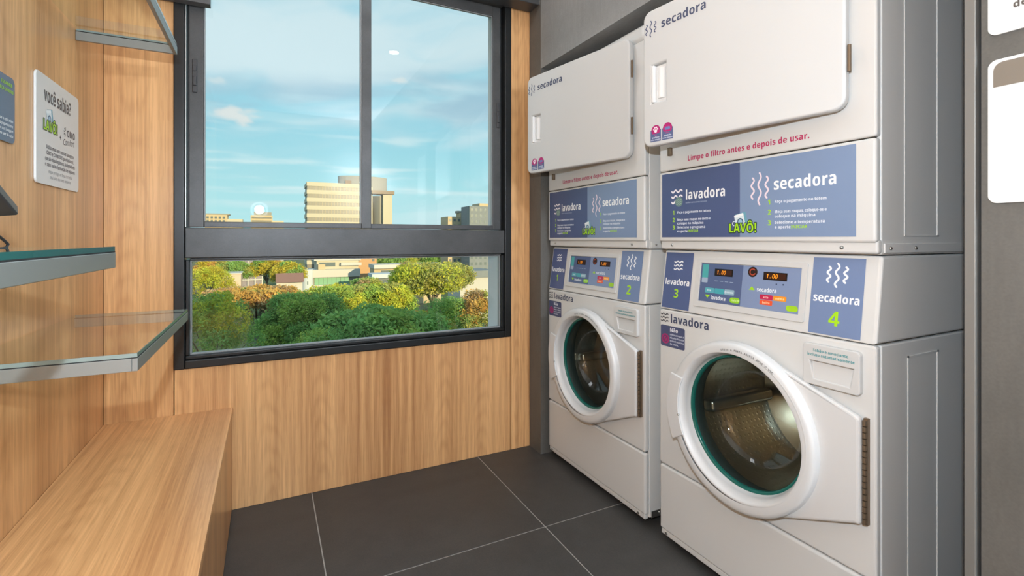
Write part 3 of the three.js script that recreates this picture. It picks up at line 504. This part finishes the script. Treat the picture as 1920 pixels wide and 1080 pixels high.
function dryer(z0, openDeg, label, numbers) {
  const t = thing('tumble_dryer', label, 'tumble dryer', [0, 1.0135, 0], 'stacked tumble dryers');
  const W = MW, H1 = 0.268, H2 = 0.763, HT = 0.826;
  const shell = [RB(-W, -W + 0.012, 0.0, H2, -MD, -0.021, 0.004), RB(W - 0.012, W, 0.0, H2, -MD, -0.021, 0.004), B(-W + 0.012, W - 0.012, 0.0, H2, -MD, -MD + 0.012), B(-W + 0.012, W - 0.012, 0, 0.01, -MD + 0.012, -0.021)];
  part('cabinet', merged(shell), enamel, t);
  part('top_cap', RB(-W, W, H2 + 0.003, HT, -MD, 0, 0.020, 4), enamel, t);
  for (const s of [-1, 1]) { const x = s * W; part('side_embossing', merged([B(x - 0.0016, x + 0.0016, 0.043, 0.74, -0.276, -0.270), B(x - 0.0016, x + 0.0016, 0.043, 0.046, -0.276, -0.118), B(x - 0.0016, x + 0.0016, 0.043, 0.74, -0.120, -0.117)]), enamel, t);
    part('base_bracket', RB(x - 0.001, x + 0.003, 0.004, 0.026, -0.60, -0.03, 0.001, 1), enamel, t);
    for (const z of [-0.05, -0.16, -0.5]) part('screw', new THREE.SphereGeometry(0.004, 10, 8).translate(x + s * 0.004, 0.015, z), screwMat, t); }
  // lower service panel with the poster
  part('service_panel', merged([RB(-W, W, 0.028, H1 - 0.002, -0.020, 0.002, 0.007, 3), RB(-W, W, 0.002, 0.036, -0.026, -0.006, 0.006, 2)]), enamel, t);
  part('poster', new THREE.PlaneGeometry(0.623, 0.216), std('poster print', 0xffffff, 0.4, 0, { map: POSTER }), t).position.set(-0.0135, 0.150, 0.0028);
  for (const x of [-0.285, 0.262]) part('screw', new THREE.SphereGeometry(0.0045, 10, 8).translate(x, 0.016, -0.005), screwMat, t);
  // upper front with the loading opening
  const fr = roundRect(-W, W, H1 + 0.001, H2, 0.007), ho = new THREE.Path(); ho.absarc(-0.01, 0.55, 0.185, 0, Math.PI * 2, true); fr.holes.push(ho);
  const f = part('front_panel', extrude(fr, 0.020, 0.005, 40), enamel, t); f.position.z = -0.020;
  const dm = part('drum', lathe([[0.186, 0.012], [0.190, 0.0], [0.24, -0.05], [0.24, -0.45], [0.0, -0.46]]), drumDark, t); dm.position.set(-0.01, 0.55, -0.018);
  print('lettering', LIMPE, -0.214, 0.192, 0.280, 0.316, 0.0008, t);
  part('latch', merged([RB(-0.292, -0.278, 0.318, 0.346, 0.0, 0.012, 0.002, 1)]), hingeMat, t);
  // door, hung on the right and left ajar
  const d = sub('door', t); d.position.set(0.287, 0, 0.008); d.rotation.y = openDeg * Math.PI / 180;
  const y0 = 0.338, y1 = 0.782, xl = -0.593;
  const dw = roundRect(xl, 0, y0, y1, 0.030), cut = new THREE.Path(); cut.moveTo(xl + 0.034, 0.478); cut.lineTo(xl + 0.034, 0.600); cut.lineTo(xl + 0.090, 0.600); cut.lineTo(xl + 0.090, 0.478); cut.closePath(); dw.holes.push(cut);
  part('door_panel', extrude(dw, 0.024, 0.006, 16, 4), plasticW, d);
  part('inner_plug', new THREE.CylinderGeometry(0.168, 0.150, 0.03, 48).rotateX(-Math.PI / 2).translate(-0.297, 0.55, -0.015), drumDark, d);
  const hd = part('pull', merged([RB(xl + 0.034, xl + 0.090, 0.478, 0.600, 0.002, 0.008, 0.002, 1), new THREE.CylinderGeometry(0.014, 0.014, 0.098, 20, 1, false).scale(1, 1, 0.8).translate(xl + 0.066, 0.539, 0.010), RB(xl + 0.0345, xl + 0.045, 0.479, 0.599, 0.006, 0.0255, 0.003, 2)]), phys('glossy white plastic', lin(0.83, 0.83, 0.82), 0.18, {}), d); hd.position.z = 0.0;
  for (const y of [0.455, 0.665]) part('hinge', new THREE.CylinderGeometry(0.0042, 0.0042, 0.062, 10).translate(0.0052, y, 0.016), hingeMat, d);
  print('lettering', SDECAL, xl + 0.004, xl + 0.256, 0.690, 0.7512, 0.0246, d);
  print('badges', BADGES, xl + 0.030, xl + 0.120, 0.350, 0.405, 0.0246, d);
  place(t, z0); return t;
}
washer(1, 2, -1.7035, 'white front loading washer numbered 1 beside the window wall');
dryer(-1.7035, 11.0, 'white tumble dryer on top of washer 1 with its door left ajar');
washer(3, 4, -0.951, 'white front loading washer numbered 3 nearest the camera');
dryer(-0.951, 7.8, 'large white tumble dryer on top of washer 3 with its door slightly open');

// ---------------------------------------------------------------- outside: ground, trees, town
const GY = -24;
{
  const g = structure('ground', 'grassy ground and streets far below the window', 'ground');
  const gt = dataTex(256, 256, (x, y) => { const n = fbm(x * 0.05, y * 0.05, 5), m = smooth(0.5, 0.6, fbm(x * 0.02 + 9, y * 0.02, 3)); return mix3([62 + n * 30, 82 + n * 34, 48 + n * 16], [120 + n * 20, 116 + n * 20, 108 + n * 20], m * 0.6); });
  part('terrain', metric(B(-900, 900, GY - 1, GY, -1500, -2.4), 'z', 60, 60), std('grass and asphalt', 0xffffff, 0.95, 0, { map: gt }), g);
}
const leafMat = phys('leaves', 0xffffff, 0.95, { side: THREE.DoubleSide, transmission: 0.35, thickness: 0, specularIntensity: 0.2 });
const barkMat = std('grey bark', lin(0.20, 0.18, 0.155), 0.9);
function clump(seed, n, size, spread) { // a handful of small folded leaves
  const R = rng(seed), pos = [];
  for (let i = 0; i < n; i++) {
    const d = new THREE.Vector3(R() - 0.5, R() - 0.5, R() - 0.5).normalize(), c = d.clone().multiplyScalar(spread * Math.cbrt(R())), up = new THREE.Vector3(R() - 0.5, R() * 0.9 + 0.1, R() - 0.5).normalize();
    const a = new THREE.Vector3(R() - 0.5, R() - 0.5, R() - 0.5).cross(up).normalize(), b = up.clone().cross(a), s = size * (0.6 + R() * 0.8), w = s * 0.45;
    const p = [c.clone().addScaledVector(a, -s), c.clone().addScaledVector(b, w).addScaledVector(up, s * 0.18), c.clone().addScaledVector(a, s), c.clone().addScaledVector(b, -w).addScaledVector(up, s * 0.18)];
    for (const k of [0, 1, 2, 0, 2, 3]) { pos.push(p[k].x, p[k].y, p[k].z); }
  }
  const g = new THREE.BufferGeometry(); g.setAttribute('position', new THREE.Float32BufferAttribute(pos, 3)); g.computeVertexNormals(); return g;
}
const CLUMPS = [clump(1, 14, 0.17, 0.46), clump(2, 14, 0.15, 0.50), clump(3, 12, 0.19, 0.48)];
const PAL = { green: [0.30, 0.50, 0.15], leaf: [0.37, 0.52, 0.12], lime: [0.56, 0.59, 0.08], olive: [0.46, 0.48, 0.15], orange: [0.64, 0.42, 0.13], rust: [0.52, 0.37, 0.20], yellow: [0.58, 0.52, 0.08] };   // leaf colours; the warmth of sunlight is put into lime and yellow
function tree(name, label, x, z, top, rad, bottom, pal, o = {}) {
  const R = rng((o.seed || 1) * 7919), t = thing(name, label, 'tree', [x, GY, z], 'trees below the window');
  const yT = top - GY, yB = bottom - GY, cy = (yT + yB) / 2, hy = (yT - yB) / 2, lobes = [];
  const nl = o.lobes || 16;
  for (let i = 0; i < nl; i++) { // lobes spread over the crown's dome
    const a = i * 2.39996 + R() * 0.5, v = i / (nl - 1), rr_ = rad * Math.sqrt(v) * 0.80, h = (o.flat ? 0.25 : 1) * (1 - (rr_ / rad) ** 2);
    const lr = (o.flat ? 0.27 : 0.36) * rad * (0.8 + R() * 0.45);
    lobes.push([Math.cos(a) * rr_, Math.min(cy + hy * (h * 1.4 - 0.55) + (R() - 0.5) * hy * 0.35, yT - lr * (o.flat ? 0.5 : 0.78)), Math.sin(a) * rr_, lr]);
  }
  // trunk and limbs
  const limbs = [], tube = (pts, r0, r1) => { const c = new THREE.CatmullRomCurve3(pts.map((p) => new THREE.Vector3(...p))), g = new THREE.TubeGeometry(c, 8, 1, 7), P = g.attributes.position; for (let i = 0; i <= 8; i++) { const q = c.getPointAt(i / 8), s = r0 + (r1 - r0) * i / 8; for (let k = 0; k <= 7; k++) { const id = i * 8 + k; P.setXYZ(id, q.x + (P.getX(id) - q.x) * s, q.y + (P.getY(id) - q.y) * s, q.z + (P.getZ(id) - q.z) * s); } } g.computeVertexNormals(); return g; };
  const fork = o.fork ? o.fork - GY : yB - hy * 0.15, tr = rad * 0.055 + 0.06;
  part('trunk', tube([[0, 0, 0], [R() * 0.3, fork * 0.5, R() * 0.3], [0, fork, 0]], tr * 1.3, tr), barkMat, t);
  for (let i = 0; i < Math.min(nl, o.flat ? 14 : 9); i++) { const L = lobes[nl - 1 - i]; part('limb', tube([[0, fork - 0.3, 0], [L[0] * 0.35, fork + (L[1] - fork) * 0.55, L[2] * 0.35], [L[0] * 0.95, L[1] - L[3] * 0.1, L[2] * 0.95]], tr * 0.55, tr * 0.12), barkMat, t); }
  // leaves
  const n = o.n || Math.round(clamp(rad * rad * 75, 700, 4200)), im = new THREE.InstancedMesh(CLUMPS[(o.seed || 0) % 3], leafMat, n), M = new THREE.Matrix4(), q = new THREE.Quaternion(), c = new THREE.Color(), sc = o.leaf || clamp(rad * 0.19, 0.75, 2.2);
  const pick = Array.isArray(pal) ? pal : [pal];
  for (let i = 0; i < n; i++) {
    const L = lobes[Math.floor(R() * nl)], d = new THREE.Vector3(R() - 0.5, R() - 0.42, R() - 0.5).normalize(), k = L[3] * (0.72 + 0.34 * Math.sqrt(R()));
    const p = new THREE.Vector3(L[0] + d.x * k, L[1] + d.y * k * (o.flat ? 0.45 : 0.8), L[2] + d.z * k);
    q.setFromEuler(new THREE.Euler(R() * 0.7, R() * 6.28, R() * 0.7)); const s = sc * (0.7 + R() * 0.6);
    M.compose(p, q, new THREE.Vector3(s, s, s)); im.setMatrixAt(i, M);
    const lobeHue = pick[(Math.floor(hash2(Math.round(L[0] * 10), Math.round(L[2] * 10)) * 97)) % pick.length], base = PAL[lobeHue], f = 0.72 + R() * 0.56, w = (R() - 0.5) * 0.3;
    im.setColorAt(i, c.setRGB(clamp(base[0] * f * (1 + w)), clamp(base[1] * f), clamp(base[2] * f * (1 - w * 0.5))));
  }
  im.name = 'foliage'; im.userData.kind = 'stuff'; im.castShadow = im.receiveShadow = true; t.add(im);
  return t;
}
tree('broadleaf_tree', 'dark green shaded tree at the lower left of the window', -4.6, -52.6, -4.1, 3.9, -13, ['green', 'leaf', 'lime'], { seed: 3 });
tree('broadleaf_tree', 'bright yellow sunlit tree at the far left behind the dark tree', -9.9, -111.1, -4.4, 4.3, -12, ['yellow', 'lime'], { seed: 4 });
tree('flat_topped_tree', 'flat topped orange tinged tree with a bare forked trunk', -1.5, -84.6, -4.6, 6.9, -9.5, ['orange', 'rust', 'olive'], { seed: 5, flat: true, lobes: 22, fork: -12.5, n: 2300 });
tree('broadleaf_tree', 'large round dark green tree right of the bare trunk', 4.0, -65.1, -5.9, 5.3, -15, ['green', 'leaf'], { seed: 6, n: 3400 });
tree('broadleaf_tree', 'sunlit yellow crown just behind the large round tree', 10.7, -89.8, -7.3, 6.0, -15, ['lime', 'leaf', 'lime'], { seed: 7, n: 3600 });
tree('broadleaf_tree', 'yellow green sunlit tree in the middle of the lower pane', 18.5, -91.4, -7.6, 6.2, -15.5, ['lime', 'olive', 'leaf'], { seed: 8, n: 3600 });
tree('spreading_tree', 'wide spreading yellow green tree with a pale trunk below the roofs', 36.4, -116, -5.4, 9.6, -12.4, ['olive', 'lime', 'olive'], { seed: 9, lobes: 26, fork: -14.5, n: 4200 });
tree('slender_tree', 'thin olive tree left of the wide spreading tree', 34.8, -133.6, -5.2, 3.6, -14, ['olive', 'rust'], { seed: 10, n: 700 });
tree('broadleaf_tree', 'low shaded green tree along the bottom of the lower pane', 9.2, -45.9, -5.8, 5.9, -12, ['green', 'leaf'], { seed: 11, n: 3600 });
tree('broadleaf_tree', 'small dark tree at the bottom between the round tree and the low shaded tree', 3.9, -42.8, -6.6, 2.8, -11, ['leaf', 'green'], { seed: 12 });
tree('broadleaf_tree', 'shaded green tree at the right before the rust coloured tree', 20.6, -58.8, -6.4, 3.6, -13, ['green', 'leaf', 'green'], { seed: 13 });
tree('broadleaf_tree', 'rust and olive tree beside the pale reveal at the right edge of the lower pane', 24.2, -57.3, -5.5, 2.9, -13, ['rust', 'olive', 'orange'], { seed: 14 });
tree('broadleaf_tree', 'small sunlit tree before the wide spreading tree', 19.9, -68.4, -9.4, 2.4, -14, ['lime', 'orange'], { seed: 15 });
tree('broadleaf_tree', 'small yellow green bush at the lower right of the pane', 18.6, -55.4, -8.4, 1.9, -13, ['lime', 'olive'], { seed: 16 });
tree('broadleaf_tree', 'grey green tree below the middle buildings', 17.2, -98, -6.7, 4.4, -14, ['olive', 'rust', 'green'], { seed: 17 });
tree('broadleaf_tree', 'orange tree crown at the top left under the window rail', -19.5, -200, -6.0, 3.2, -14, ['orange', 'yellow'], { seed: 18, leaf: 1.6 });
tree('broadleaf_tree', 'dull green tree right of the orange crown', -14.6, -203.5, -6.4, 3.6, -15, ['olive', 'green'], { seed: 19, leaf: 1.6 });
tree('broadleaf_tree', 'dark tree before the white grid building', -8.6, -183.3, -6.7, 3.9, -14, ['green', 'olive', 'green'], { seed: 20, leaf: 1.6 });
tree('broadleaf_tree', 'orange and gold tree right of the white grid building', -0.3, -184.8, -5.8, 4.9, -13, ['orange', 'yellow', 'green'], { seed: 21, leaf: 1.8 });
tree('broadleaf_tree', 'green tree left of the white building with green glass', 6.0, -176, -7.0, 4.9, -14, ['green', 'yellow', 'green'], { seed: 22, leaf: 1.8 });
tree('broadleaf_tree', 'distant hazy tree belt at the left of the beige tower', 74, -322.5, -7.4, 17, -21, ['green', 'olive'], { seed: 23, leaf: 4.5, n: 1500 });
tree('broadleaf_tree', 'distant tree mass beside the beige tower', 97, -330, -6.0, 15, -21, ['green', 'green'], { seed: 24, leaf: 4.5, n: 1500 });
tree('broadleaf_tree', 'green trees far behind the flat white roofs', 57, -240, -7.0, 9, -18, ['green', 'lime'], { seed: 25, leaf: 2.6, n: 1300 });

const cream = std('cream render', lin(0.50, 0.475, 0.39), 0.85), offw = std('white render', lin(0.54, 0.54, 0.53), 0.85), terra = std('terracotta render', lin(0.50, 0.31, 0.17), 0.85), tan = std('tan render', lin(0.51, 0.42, 0.28), 0.85);
const ribbon = phys('grey ribbon glazing', lin(0.16, 0.16, 0.145), 0.35, {}), darkGl = phys('dark blue glazing', lin(0.12, 0.16, 0.18), 0.2, {}), greenGl = phys('green glazing', lin(0.20, 0.42, 0.28), 0.25, {}), slate = std('slate roof', lin(0.20, 0.23, 0.26), 0.8), maroon = std('tile roof', lin(0.26, 0.15, 0.13), 0.85), blueW = std('pale blue and shaded white render', lin(0.52, 0.60, 0.68), 0.85), greyC = std('grey concrete', lin(0.27, 0.27, 0.25), 0.8);
{ // office block with ribbon windows
  const t = thing('office_building', 'tall cream office block with grey ribbon windows and a curved roof crown', 'building', [17.9, GY, -270.7]), P = (n, b, m) => part(n, B(...b), m, t);
  const hT = 54.6;
  P('core', [0.4, 31, 0, hT - 1.0, -18, -0.35], greyC);
  for (let i = 0; i < 17; i++) { const y = hT - 2.2 - i * 4.05; if (y < 0.2) break; P('floor_band', [0, 30.0, Math.max(0, y), y + 2.05, -18.2, 0], cream); if (y - 2 > 0) P('ribbon_window', [0.2, 29.8, y - 2.0, y, -0.3, -0.2], ribbon); }
  for (let i = 1; i < 20; i++) P('mullion', [i * 1.5 - 0.06, i * 1.5 + 0.06, 2, hT - 2.2, -0.24, -0.12], tan);
  P('pier', [30.0, 33.0, 0, hT - 1.5, -18, 0.2], cream);
  part('curved_glazing', new THREE.CylinderGeometry(5, 5, hT - 6, 24, 1, false, -Math.PI / 2, Math.PI).translate(37.5, (hT - 6) / 2, -4.6), ribbon, t);
  P('fin', [38.2, 43.2, 0, hT - 5.4, -8, 2.2], cream);
  P('canopy', [32.2, 44.2, hT - 5.2, hT - 3.4, -6, 3.2], std('brown canopy', lin(0.26, 0.20, 0.14), 0.8));
  part('roof_crown', new THREE.CylinderGeometry(13.2, 13.2, 9, 40).scale(1, 1, 0.5).translate(29.5, hT + 0.2, -9.6), greyC, t);
  P('roof_plant', [19.5, 24, hT - 0.2, hT + 2.0, -8, -4], std('brown plant room', lin(0.24, 0.18, 0.13), 0.85));
}
{ // low white building with green glass, round stair tower
  const t = thing('office_building', 'low white building with green ribbon glass and a pale round stair tower', 'building', [12.4, GY, -205]), P = (n, b, m) => part(n, B(...b), m, t);
  part('stair_tower', new THREE.CylinderGeometry(2.1, 2.1, 13.2, 24).translate(1.4, 6.6, -0.4), blueW, t);  // pale blue here is the bluish shade of the white wall, put into colour
  P('tower_window', [1.2, 1.6, 7.4, 8.6, 1.6, 1.75], darkGl);
  P('core', [2.4, 21, 0, 12.4, -14, -0.5], greyC);
  P('parapet', [2.6, 21.2, 9.9, 12.9, -14.2, 0.6], offw);
  for (let i = 0; i < 8; i++) P('window', [4.0 + i * 1.62, 5.5 + i * 1.62, 7.0, 9.8, -0.5, -0.35], greenGl);
  P('floor_band', [2.6, 21.2, 5.8, 6.9, -14.2, 0.6], offw);
  for (let i = 0; i < 8; i++) P('window', [4.0 + i * 1.62, 5.5 + i * 1.62, 3.2, 5.7, -0.5, -0.35], greenGl);
  P('upper_floor', [5, 21, 12.4, 16.4, -14, -3.0], cream); P('window', [6, 12, 14, 15.6, -3.0, -2.9], darkGl); P('roof_slab', [4, 22, 16.4, 17.1, -14.4, -2.4], offw); P('balcony', [14, 22, 14.3, 15.4, -3.0, -1.2], offw);
  P('roof_box', [5.4, 8.0, 12.9, 15.0, -2.6, -1.0], tan);
}
{ // terracotta wall block
  const t = thing('apartment_block', 'plain terracotta block right of the green glass building', 'building', [34.6, GY, -223]), P = (n, b, m) => part(n, B(...b), m, t);
  P('wall', [0, 9.2, 0, 23, -12, 0], terra); P('window', [0.8, 1.7, 15.2, 16.3, 0, 0.1], darkGl); P('window', [7.2, 8.2, 15.0, 16.0, 0, 0.1], darkGl); P('roof_slab', [-0.3, 9.5, 23, 23.6, -12.3, 0.3], cream);
}
{
  const t = thing('pavilion', 'low building with long white flat roofs left of the spreading tree', 'building', [35.4, GY, -183.6]), P = (n, b, m) => part(n, B(...b), m, t);
  P('wall', [0, 26, 0, 14, -10, -1.5], tan); P('window', [2.5, 9, 11, 13.2, -1.5, -1.4], darkGl); P('roof_slab', [-0.3, 27, 14.0, 15.4, -11, 0], offw);
}
{
  const t = thing('carport', 'pale blue flat canopy before the terracotta block', 'building', [32.6, GY, -173.9]), P = (n, b, m) => part(n, B(...b), m, t);
  P('canopy', [0, 10.5, 11.2, 12.7, -8, 0], blueW); P('wall', [0.6, 10, 0, 11.2, -8, -1.5], slate); P('window', [4, 7, 8.4, 10.4, -1.5, -1.4], darkGl);
}
function tower(label, x, z, w, h, d, m, cols, rows, winM, extra) {
  const t = thing('residential_tower', label, 'building', [x, GY, z]); part('wall', B(0, w, 0, h, -d, 0), m, t);
  const cw = w / cols, rh = 3.1; for (let r = 0; r < rows; r++) for (let c = 0; c < cols; c++) part('window', B(c * cw + cw * 0.25, c * cw + cw * 0.75, h - 2.6 - r * rh, h - 1.1 - r * rh, -0.02, 0.06), winM, t);
  if (extra) extra(t); return t;
}
tower('stepped tan tower at the right of the view', 86, -247.7, 12.6, 37, 12, tan, 5, 9, darkGl, (t) => { part('stair_head', B(7.5, 12.4, 37, 39.2, -8, -1), tan, t); part('roof_box', B(6.5, 9, 39.2, 40.4, -7, -3), greyC, t); });
tower('grey glazed tower at the right edge of the view', 92.6, -233.3, 15, 42, 12, slate, 6, 11, darkGl, (t) => part('roof_storey', B(5.5, 14.6, 42, 43.5, -10, 0.1), tan, t));
{ // white concrete grid
  const t = thing('office_building', 'white concrete grid building at the far left behind the trees', 'building', [-19, GY, -243.9]), P = (n, b, m) => part(n, B(...b), m, t);
  P('core', [0, 17, 0, 17.4, -10, -0.6], std('mauve glazing', lin(0.24, 0.22, 0.27), 0.5));
  for (let i = 0; i < 6; i++) P('grid_band', [-0.2, 17.2, i * 3.35, i * 3.35 + 0.6, -0.6, 0], offw);
  for (let i = 0; i < 7; i++) P('grid_post', [i * 2.8 - 0.25, i * 2.8 + 0.25, 0, 17.4, -0.6, 0.1], offw);
}
{
  const t = thing('warehouse', 'low pale pink wall behind the yellow tree at the left', 'building', [-13.4, GY, -162.8]); part('wall', B(0, 6.4, 0, 14.8, -9, 0), std('pink render', lin(0.60, 0.48, 0.40), 0.85), t); part('roof_slab', B(-0.2, 6.6, 14.8, 15.1, -9.2, 0.2), offw, t);
  const h = thing('house', 'house with a maroon tile roof left of the round stair tower', 'building', [2.4, GY, -166.5]); part('wall', B(0, 7.4, 0, 11.6, -7, 0), offw, h);
  const rs = new THREE.Shape(); rs.moveTo(-8, 11.6); rs.lineTo(1, 11.6); rs.lineTo(-3.5, 14.2); rs.closePath(); part('roof', new THREE.ExtrudeGeometry(rs, { depth: 8, bevelEnabled: false }).rotateY(-Math.PI / 2).scale(1, 1, 1).translate(7.8, 0, 0), maroon, h);
  const q = thing('warehouse', 'low slate grey roofed shed at the right before the towers', 'building', [53, GY, -140.7]); part('wall', B(0, 11, 0, 13, -12, -0.6), std('pale wall', lin(0.5, 0.5, 0.5), 0.85), q); part('roof_slab', B(-0.4, 12, 13, 15.1, -13, 0), slate, q);
  const b7 = thing('distant_block', 'distant low block with a dark roof at the left horizon', 'building', [-57.8, GY, -588]); part('wall', B(0, 20, 0, 50, -20, 0), tan, b7); part('annex', B(20, 34, 0, 46, -18, -1), cream, b7); part('roof_slab', B(1, 22, 50, 51.4, -18, -1), greyC, b7); for (let r = 0; r < 3; r++) for (let i = 0; i < 5; i++) part('window', B(1.5 + i * 3.6, 3.6 + i * 3.6, 39 + r * 3.6, 41 + r * 3.6, 0, 0.2), darkGl, b7);
  const b8 = thing('distant_block', 'distant stepped pale block at the horizon left of the office tower', 'building', [-16.3, GY, -590]); part('wall', B(0, 21, 0, 50.5, -20, 0), tan, b8); part('penthouse', B(3, 20, 50.5, 54, -16, -3), greyC, b8); part('annex', B(21, 32, 0, 45, -18, -1), cream, b8); for (let r = 0; r < 3; r++) part('ribbon_window', B(1, 20, 39.5 + r * 3.8, 41.2 + r * 3.8, 0, 0.2), ribbon, b8);
}
renderer.render(scene, camera);
